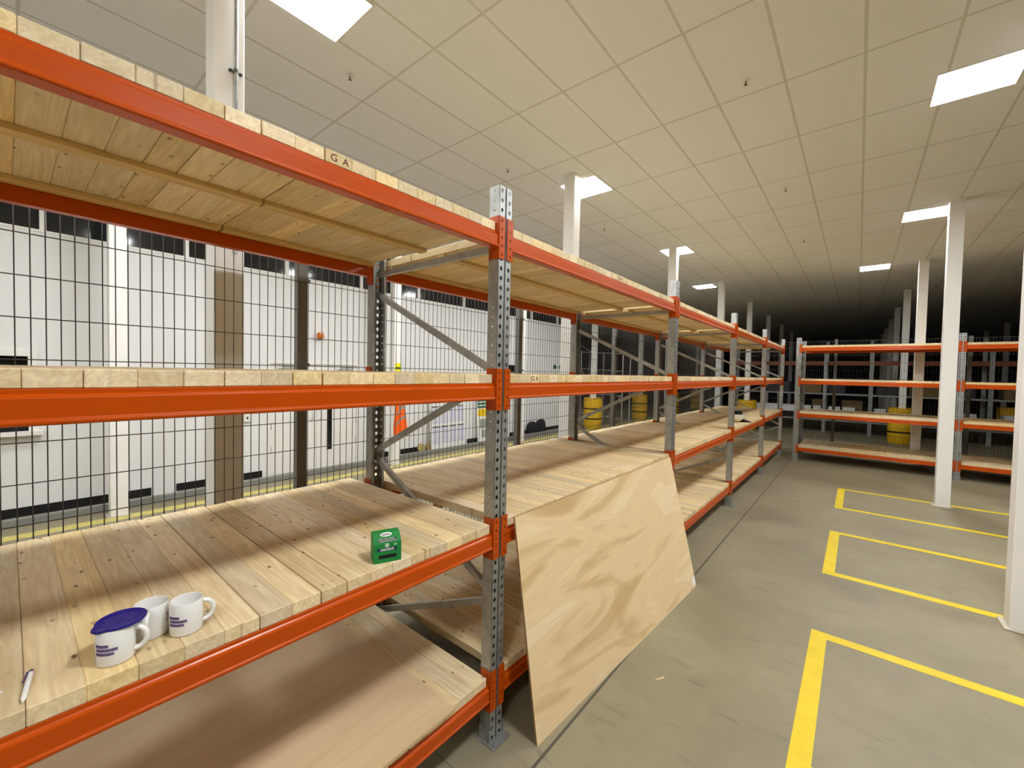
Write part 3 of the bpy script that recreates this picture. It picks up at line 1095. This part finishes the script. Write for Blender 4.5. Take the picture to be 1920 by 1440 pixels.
on_slope(0.018, 0.094, 0.08, 0.46, M_DARKPRINT, 'print_panel', 0.0004)
ROWS = []
rnd = random.Random(5)
for s0, s1, xa, xb in ((0.32, 0.44, 0.021, 0.084), (0.12, 0.25, 0.021, 0.090)):
    m = MB()
    x = xa
    while x < xb:
        wd = rnd.uniform(0.0016, 0.003)
        v = [slope_pt(x, s0, 0.0005), slope_pt(x + wd, s0, 0.0005), slope_pt(x + wd, s1, 0.0005), slope_pt(x, s1, 0.0005),
             slope_pt(x, s0, 0.0009), slope_pt(x + wd, s0, 0.0009), slope_pt(x + wd, s1, 0.0009), slope_pt(x, s1, 0.0009)]
        m.hexa(v)
        x += wd + rnd.choice((0.0006, 0.0006, 0.0006, 0.0022))
    m.build('print_line', M_GREYPRINT, BX)
for z0, z1, xa, xb in ((0.0555, 0.0595, 0.027, 0.080), (0.0505, 0.0543, 0.025, 0.079)):
    m = MB()
    x = xa
    while x < xb:
        wd = rnd.uniform(0.0014, 0.0028)
        m.box(x, x + wd, -0.0010, -0.0006, z0, z1)
        x += wd + rnd.choice((0.0006, 0.0006, 0.0022))
    m.build('print_line', M_PAPER, BX)
oval(0.054, 0.80, 0.024, 0.20, slope_pt, M_PAPER, 'logo_oval', 0.0007)
m = MB()
for i in range(9):
    x = 0.036 + i * 0.004
    m.hexa([slope_pt(x, 0.70, 0.0007), slope_pt(x + 0.0026, 0.70, 0.0007), slope_pt(x + 0.0034, 0.86 + 0.05 * (i % 3 == 0), 0.0007), slope_pt(x + 0.0008, 0.86, 0.0007),
            slope_pt(x, 0.70, 0.0010), slope_pt(x + 0.0026, 0.70, 0.0010), slope_pt(x + 0.0034, 0.86 + 0.05 * (i % 3 == 0), 0.0010), slope_pt(x + 0.0008, 0.86, 0.0010)])
m.build('logo_script', M_DARKPRINT, BX)


def front_pt(x, z, w_):
    return (x, -w_, z)


oval(0.053, 0.072, 0.0085, 0.0075, front_pt, M_PAPER, 'logo_oval', 0.0006)
m = MB()
for i in range(4):
    m.box(0.0475 + i * 0.003, 0.0492 + i * 0.003, -0.0009, -0.0006, 0.070, 0.0745)
m.build('logo_script', M_DARKPRINT, BX)
on_front(0.080, 0.094, 0.0685, 0.0765, plain('pale_green_print', (0.25, 0.55, 0.28), 0.5), 'pale_tab')

# ------------------------------------------------------------------ hard hat with ear defenders on the fourth bay
HX, HY = 6.60, 0.19
t = thing('hard_hat', 'white hard hat with black padding lying on the second shelf in the fourth bay', 'hard hat', (HX, HY, Z2), math.radians(-42))
m = MB()
prof = []
for i in range(9):
    a = math.pi / 2 * i / 8
    prof.append((0.118 * math.sin(a), 0.006 + 0.125 * (1 - math.cos(a))))
prof += [(0.124, 0.140), (0.112, 0.132)]
for i in range(7, -1, -1):
    a = math.pi / 2 * i / 8
    prof.append((0.108 * math.sin(a), 0.016 + 0.115 * (1 - math.cos(a))))
m.lathe(prof, 32)
m.v = [(x * 1.22, y, z + 0.10 * max(0.0, x) * (z / 0.13)) for x, y, z in m.v]
m.build('shell', M_HELMET, t, smooth=True)
m = MB()
for i in range(7):
    a = i * 0.9
    cx, cy = 0.052 * math.cos(a), 0.052 * math.sin(a)
    m.lathe([(0.0, 0.205 - 0.012 * (i % 3)), (0.022, 0.195), (0.034, 0.165), (0.036, 0.12), (0.03, 0.06), (0.0, 0.05)], 12, 0, cx, cy)
m.build('padding', M_BAGBLACK, t, smooth=True)
m = MB()
m.hexa([(0.07, -0.10, 0.0), (0.24, -0.075, 0.0), (0.24, 0.0, 0.0), (0.08, 0.06, 0.0), (0.07, -0.09, 0.055), (0.235, -0.07, 0.008), (0.235, -0.005, 0.008), (0.08, 0.05, 0.055)])
m.build('strap', M_BAGBLACK, t, bevel=0.003)

# ------------------------------------------------------------------ mesh fence
FY = 1.62
FH = 2.98


def fence_panel_mesh(length, r=0.0026, n=5):
    m = MB()
    x = 0.0
    nv = int(round(length / 0.05))
    for i in range(nv + 1):
        m.tube([(i * length / nv, 0, 0.06), (i * length / nv, 0, FH)], r, n)
    for j in range(15):
        z = 0.2 * (j + 0) if j else 0.1
        z = 0.1 if j == 0 else 0.2 * j
        m.tube([(0, 0.005, z), (length, 0.005, z)], r * 1.15, n)
    m.tube([(0, 0.005, FH - 0.004), (length, 0.005, FH - 0.004)], r * 1.3, n)
    return m.mesh('mesh_panel', M_FENCE)


def fence_post_mesh():
    m = MB()
    m.box(-0.035, 0.035, 0.01, 0.065, 0, FH + 0.04)
    m.box(-0.07, 0.07, -0.03, 0.10, 0, 0.012)
    for z in (0.3, 1.0, 1.74, 2.0, 2.6):
        m.box(-0.045, 0.045, -0.008, 0.012, z, z + 0.02)
        m.tube([(0.0, 0.012, z + 0.01), (0.0, -0.004, z + 0.01)], 0.011, 8)
    return m.mesh('post', M_POST)


ME_POST = fence_post_mesh()
ME_P25 = fence_panel_mesh(2.44)


def fence(label, loc, rot, xs):
    t = thing('mesh_fence', label, 'fence', loc, rot)
    for x in xs:
        put('post', ME_POST, t, (x, 0, 0))
    for a, b_ in zip(xs[:-1], xs[1:]):
        if abs(b_ - a - 2.51) < 0.02:
            me = ME_P25
        else:
            me = fence_panel_mesh(b_ - a - 0.07)
        put('mesh_panel', me, t, (a + 0.035, 0, 0))


fence('dark grey welded mesh fence running behind the long rack', (0, FY, 0), 0.0, [-0.317 + 2.51 * i for i in range(-2, 5)] + [11.80])
fence('dark grey welded mesh fence running crosswise behind the far rack', (12.22, 0, 0), -math.pi / 2, [-1.50, 0.97, 3.38, 5.89, 8.40, 10.91])

# ------------------------------------------------------------------ things on and by the office wall
t = thing('beacon', 'small amber warning beacon on the white wall above the double doors', 'beacon', (2.22, WALL_Y, 2.62))
MB().box(-0.05, 0.05, -0.03, 0, -0.09, -0.02).build('base', M_WHITE, t, bevel=0.005)
MB().lathe([(0.062, -0.055), (0.066, 0.0), (0.055, 0.05), (0.0, 0.068)], 18, 0, 0, -0.07).build('lens', M_BEACON, t, smooth=True)
t = thing('wall_switch', 'small grey switch box on the white wall beside the conduit column', 'switch', (0.97, WALL_Y, 1.10))
MB().box(-0.05, 0.05, -0.05, 0, -0.07, 0.07).build('case', M_WHITE, t, bevel=0.006)
MB().box(-0.012, 0.012, -0.058, -0.05, -0.02, 0.02).build('rocker', M_DARKPRINT, t)

CF = 6.0 - 0.085      # front face of the corridor columns
t = thing('notice', 'bright yellow notice fixed to the white column left of the posters', 'notice', (3.505, CF, 2.01))
MB().box(-0.075, 0.075, -0.004, 0, -0.11, 0.11).build('sheet', M_BRIGHTYEL, t)
MB().box(-0.055, 0.055, -0.005, -0.004, -0.015, 0.03).build('print_line', M_DARKPRINT, t)

# hi-vis vest hanging on the column
t = thing('hi_vis_vest', 'orange hi-vis vest with grey reflective tape hanging on the white column', 'vest', (3.55, CF - 0.012, 0.0))


def vest_pt(u, v, front):
    zt, zb = 1.52, 0.70
    z = zt + (zb - zt) * v
    wl = -0.15 + 0.04 * v + 0.03 * math.sin(v * 5)
    wr = 0.06 + 0.13 * v
    x = wl + (wr - wl) * u
    y = -0.035 - 0.02 * math.sin(u * 9 + v * 2) - 0.02 * v if front else 0.005
    z += -0.10 * v * (u < 0.55) * (0.55 - u) - 0.03 * math.sin(u * 7) * v
    return (x, y, z)


NU, NV = 12, 14
for mats, name, bands in ((M_VEST, 'fabric', None),):
    m = MB()
    vs = [vest_pt(i / NU, j / NV, True) for j in range(NV + 1) for i in range(NU + 1)] + [vest_pt(i / NU, j / NV, False) for j in range(NV + 1) for i in range(NU + 1)]
    K = (NU + 1) * (NV + 1)
    fs = []
    for j in range(NV):
        for i in range(NU):
            a = j * (NU + 1) + i
            fs.append((a, a + 1, a + NU + 2, a + NU + 1))
            fs.append((K + a, K + a + NU + 1, K + a + NU + 2, K + a + 1))
    rim = [i for i in range(NU + 1)] + [j * (NU + 1) + NU for j in range(1, NV + 1)] + [NV * (NU + 1) + i for i in range(NU - 1, -1, -1)] + [j * (NU + 1) for j in range(NV - 1, 0, -1)]
    fs += [(rim[i], rim[(i + 1) % len(rim)], K + rim[(i + 1) % len(rim)], K + rim[i]) for i in range(len(rim))]
    m.add(vs, fs)
    m.build(name, mats, t, smooth=True)


def vest_band(v0, v1, tilt, u0=0.0, u1=1.0):
    m = MB()
    n = 12
    top, bot = [], []
    for i in range(n + 1):
        u = u0 + (u1 - u0) * i / n
        a = Vector(vest_pt(u, v0 - tilt * u, True))
        b_ = Vector(vest_pt(u, v1 - tilt * u, True))
        top.append(a + Vector((0, -0.004, 0)))
        bot.append(b_ + Vector((0, -0.004, 0)))
    vs = top + bot + [p + Vector((0, 0.003, 0)) for p in top] + [p + Vector((0, 0.003, 0)) for p in bot]
    q = n + 1
    fs = [(i, i + 1, q + i + 1, q + i) for i in range(n)] + [(2 * q + i + 1, 2 * q + i, 3 * q + i, 3 * q + i + 1) for i in range(n)]
    m.add(vs, fs)
    m.build('reflective_band', M_REFLECT, t)


vest_band(0.46, 0.54, 0.14)
vest_band(0.72, 0.79, 0.14)
vest_band(0.05, 0.44, 0.0, 0.30, 0.46)

# display board with documents leaning on the wall
t = thing('notice_board', 'white display board full of paper sheets leaning on the office wall', 'notice board', (5.55, 6.53, 0.0), (math.radians(-4), 0, 0))
MB().box(-0.62, 0.56, 0, 0.03, 0.02, 1.75).build('board', M_WHITE, t, bevel=0.004)
for zr in (0.16, 0.66):
    for i in range(4):
        x = -0.56 + i * 0.275
        d = MB().box(x, x + 0.235, -0.004, 0, zr, zr + 0.40).build('document', M_DOC, t)
        MB().box(x, x + 0.22, -0.006, -0.004, zr + 0.41, zr + 0.435).build('header_strip', M_BLACK, d)
for x0, x1, z0, z1, mt in ((-0.5, -0.1, 1.22, 1.6, M_PAPER), (0.05, 0.42, 1.2, 1.62, M_DARKCRATE)):
    d = MB().box(x0, x1, -0.004, 0, z0, z1).build('poster', mt, t)
    MB().box(x0 + 0.05, x1 - 0.05, -0.006, -0.004, z0 + 0.04, z0 + 0.2).build('print_block', M_BROWNPRINT if mt is M_PAPER else M_DOC, d)
# second display stand with a green and yellow header
t = thing('display_stand', 'white display stand with a green and yellow header by the office wall', 'display stand', (6.93, 6.55, 0.0), (math.radians(-4), 0, 0))
MB().box(-0.34, 0.34, 0, 0.03, 0.02, 1.28).build('board', M_WHITE, t, bevel=0.004)
g = MB().box(-0.32, 0.32, -0.004, 0, 0.98, 1.20).build('header', M_SIGNGREEN, t)
g['label'] = 'dark green header'
m = MB()
for r in range(2):
    x = -0.28
    rnd = random.Random(r)
    while x < 0.2:
        wd = rnd.uniform(0.02, 0.05)
        m.box(x, x + wd, -0.006, -0.004, 1.02 + 0.09 * r, 1.06 + 0.09 * r)
        x += wd + 0.015
m.build('print_line', M_PAPER, g)
MB().box(-0.32, 0.32, -0.004, 0, 0.74, 0.94).build('panel', M_SIGNYEL, t)['label'] = 'yellow panel'
MB().box(-0.26, 0.1, -0.004, 0, 0.40, 0.66).build('picture', M_GREYPRINT, t)
MB().box(-0.20, 0.25, -0.004, 0, 0.14, 0.36).build('picture', M_GREYPRINT, t)
# two tan discs at the foot of the wall
for i, (x, lab) in enumerate(((4.70, 'left of two round tan discs standing against the wall by the notice board'), (4.95, 'right of two round tan discs standing against the wall by the notice board'))):
    m = MB().lathe([(0.0, -0.03), (0.05, -0.03), (0.06, -0.02), (0.105, -0.018), (0.11, 0.018), (0.0, 0.018)], 28)
    m.v = [(px, pz, py + 0.112) for px, py, pz in m.v]
    o = m.build('disc', M_TAN, None, (x, 6.60, 0.0), smooth=True)
    o.rotation_euler = (math.radians(-14), 0, math.radians(10 * i))
    tag(o, lab, 'disc', 'tan discs')
# dark screen and exit sign
t = thing('wall_screen', 'flat black screen high on the office wall right of the nearest upright', 'screen', (7.93, WALL_Y, 2.10))
MB().box(-0.42, 0.42, -0.05, 0, -0.12, 0.10).build('case', M_BLACK, t, bevel=0.006)
MB().box(-0.39, 0.39, -0.052, -0.05, -0.09, 0.07).build('glass', M_GLASSDARK, t)
t = thing('exit_sign', 'small white and green escape sign near the right end of the office wall', 'sign', (10.64, WALL_Y, 2.19))
MB().box(-0.26, 0.26, -0.01, 0, -0.085, 0.085).build('plate', M_PAPER, t)
m = MB()
m.box(-0.24, -0.06, -0.012, -0.01, -0.07, 0.07)
m.box(-0.03, 0.06, -0.012, -0.01, -0.014, 0.014)
m.box(0.09, 0.23, -0.012, -0.01, -0.07, 0.07)
m.build('pictogram', M_SIGNGREEN, t)
# black rucksack
t = thing('rucksack', 'black two-lobed bag sitting on the floor against the office wall', 'bag', (9.22, 6.50, 0.0))
m = MB()
for cx, hh, rr in ((-0.24, 0.42, 0.23), (0.22, 0.46, 0.22)):
    pr = [(0.0, 0.0), (rr * 0.8, 0.0), (rr, 0.06), (rr, hh * 0.55), (rr * 0.85, hh * 0.85), (rr * 0.4, hh), (0.0, hh)]
    m.lathe(pr, 18, 0, cx, 0)
m.v = [(x, y * 0.6, z) for x, y, z in m.v]
m.build('body', M_BAGBLACK, t, smooth=True)
MB().tube([(0.30, -0.02, 0.45), (0.40, -0.02, 0.40), (0.50, -0.02, 0.12), (0.52, -0.02, 0.01)], 0.018, 8).build('strap', M_BAGBLACK, t, smooth=True)

# aluminium scaffold tower beyond the office wall
t = thing('scaffold_tower', 'white aluminium scaffold tower standing beyond the end of the office wall', 'scaffold tower', (14.0, 6.75, 0))
ys = [0.95, 0.30, -0.10, -0.50, -0.95]
for i, y in enumerate(ys):
    for x in ((0.0, 0.7) if i in (0, 4) else (0.0,)):
        MB().tube([(x, y, 0.0), (x, y, 2.95 - 0.05 * i)], 0.024, 8).build('pole', M_ALU, t, smooth=True)
for z in (2.90, 2.2, 1.2, 0.3):
    MB().tube([(0.0, ys[0], z), (0.0, ys[-1], z - 0.1)], 0.02, 8).build('rail', M_ALU, t, smooth=True)
for a, b_ in (((0, 0.95, 0.3), (0, -0.10, 1.2)), ((0, 0.95, 2.15), (0, 0.3, 1.25)), ((0, 0.30, 2.2), (0, 0.95, 1.3)), ((0, 0.95, 3.15), (0, 0.3, 2.8)), ((0, -0.95, 1.2), (0, -0.3, 0.2))):
    MB().tube([a, b_], 0.018, 8).build('brace', M_ALU, t, smooth=True)

# ------------------------------------------------------------------ grey storage rack far beyond the corner
GX = 17.6
t = thing('storage_rack', 'long grey storage rack standing in the gloom beyond the far fence', 'rack', (GX, 0, 0))
ups = [2.6, -0.5, -1.80, -4.6, -7.4, -10.2]
for y in ups:
    for x in (0.0, 1.0):
        MB().box(x, x + 0.09, y - 0.05, y + 0.05, 0, 3.4 if x else 3.0).build('upright', M_GREYRACK, t)
for z in (0.48, 1.44):
    for a, b_ in zip(ups[:-1], ups[1:]):
        MB().box(0.0, 0.05, b_ + 0.05, a - 0.05, z - 0.05, z).build('beam', M_GREYRACK, t)
        MB().box(0.05, 1.05, b_ + 0.05, a - 0.05, z - 0.02, z).build('shelf', M_GREYRACK, t)
for a, b_ in zip(ups[:-1], ups[1:]):
    MB().box(0.0, 0.05, b_ + 0.05, a - 0.05, 2.47, 2.62).build('beam', plain('dull_orange_paint', (0.20, 0.045, 0.006), 0.6), t)['label'] = 'orange top beam'
    MB().box(0.05, 1.05, b_ + 0.05, a - 0.05, 2.57, 2.62).build('shelf', M_CARTON, t)
    MB().box(0.0, 1.0, b_ + 0.06, a - 0.06, 0.70, 0.72).build('shelf', M_GREYRACK, t)
y = 2.4
i = 0
rnd = random.Random(11)
WB = [(2.2, 1.5), (1.4, 0.95), (0.86, 0.30), (0.24, -0.10), (-0.16, -0.42), (-0.62, -0.98), (-1.02, -1.40), (-1.90, -2.22), (-4.05, -4.35), (-4.9, -5.35), (-5.4, -5.85), (-5.9, -6.3)]
ordn = ['first', 'second', 'third', 'fourth', 'fifth', 'sixth', 'seventh', 'eighth', 'ninth', 'tenth', 'eleventh', 'twelfth']
for i, (a, b_) in enumerate(WB):
    o = MB().box(0.05, 0.55, b_ + 0.01, a - 0.01, 0, 0.23).build('white_box', M_WHITEBOX, None, (GX, 0, 0.722), bevel=0.006)
    tag(o, 'white box on the grey storage rack, %s from the left' % ordn[i], 'box', 'white boxes in the grey rack')
CR = [(0.2, -0.40, 1.44, 0.42, M_CARTON), (-0.62, -1.1, 1.44, 0.35, M_DARKCRATE), (-1.95, -2.6, 1.44, 0.45, M_DARKCRATE), (1.4, 0.6, 1.44, 0.4, M_DARKCRATE),
      (-2.8, -3.5, 1.44, 0.4, M_CARTON), (-3.7, -4.3, 1.44, 0.3, M_DARKCRATE), (-4.9, -5.6, 1.44, 0.42, M_CARTON), (-5.8, -6.6, 1.44, 0.36, M_DARKCRATE),
      (-0.1, -0.42, 0.96, 0.20, M_CARTON), (-1.0, -1.6, 0.96, 0.22, M_CARTON), (-4.9, -5.4, 0.96, 0.2, M_GUARD), (-5.5, -5.9, 0.96, 0.2, M_CARTON)]
for i, (a, b_, z, h, mt) in enumerate(CR):
    if z < 1.0:
        # stand on the white boxes' shelf behind them
        o = MB().box(0.58, 0.98, b_, a, 0, 0.48).build('carton', mt, None, (GX, 0, 0.722), bevel=0.008)
    else:
        o = MB().box(0.1, 0.85, b_, a, 0, h).build('carton', mt, None, (GX, 0, z), bevel=0.008)
    tag(o, '%s on the %s of the grey storage rack, %s in line' % ({'brown_carton': 'brown carton', 'dark_crate': 'dark crate', 'yellow_plastic': 'yellow crate'}[mt.name], 'upper level' if z > 1 else 'middle level', ordn[i]),
        'carton', 'cartons in the grey rack')

# ------------------------------------------------------------------ litter on the floor
o = MB().bar((1.0, -0.50, 0.0035), (1.06, -0.535, 0.0035), 0.014, 0.006, (0, 0, 1)).build('wood_chip', M_PINE)
tag(o, 'small splinter of pale wood on the floor right of the plywood corner', 'wood chip')
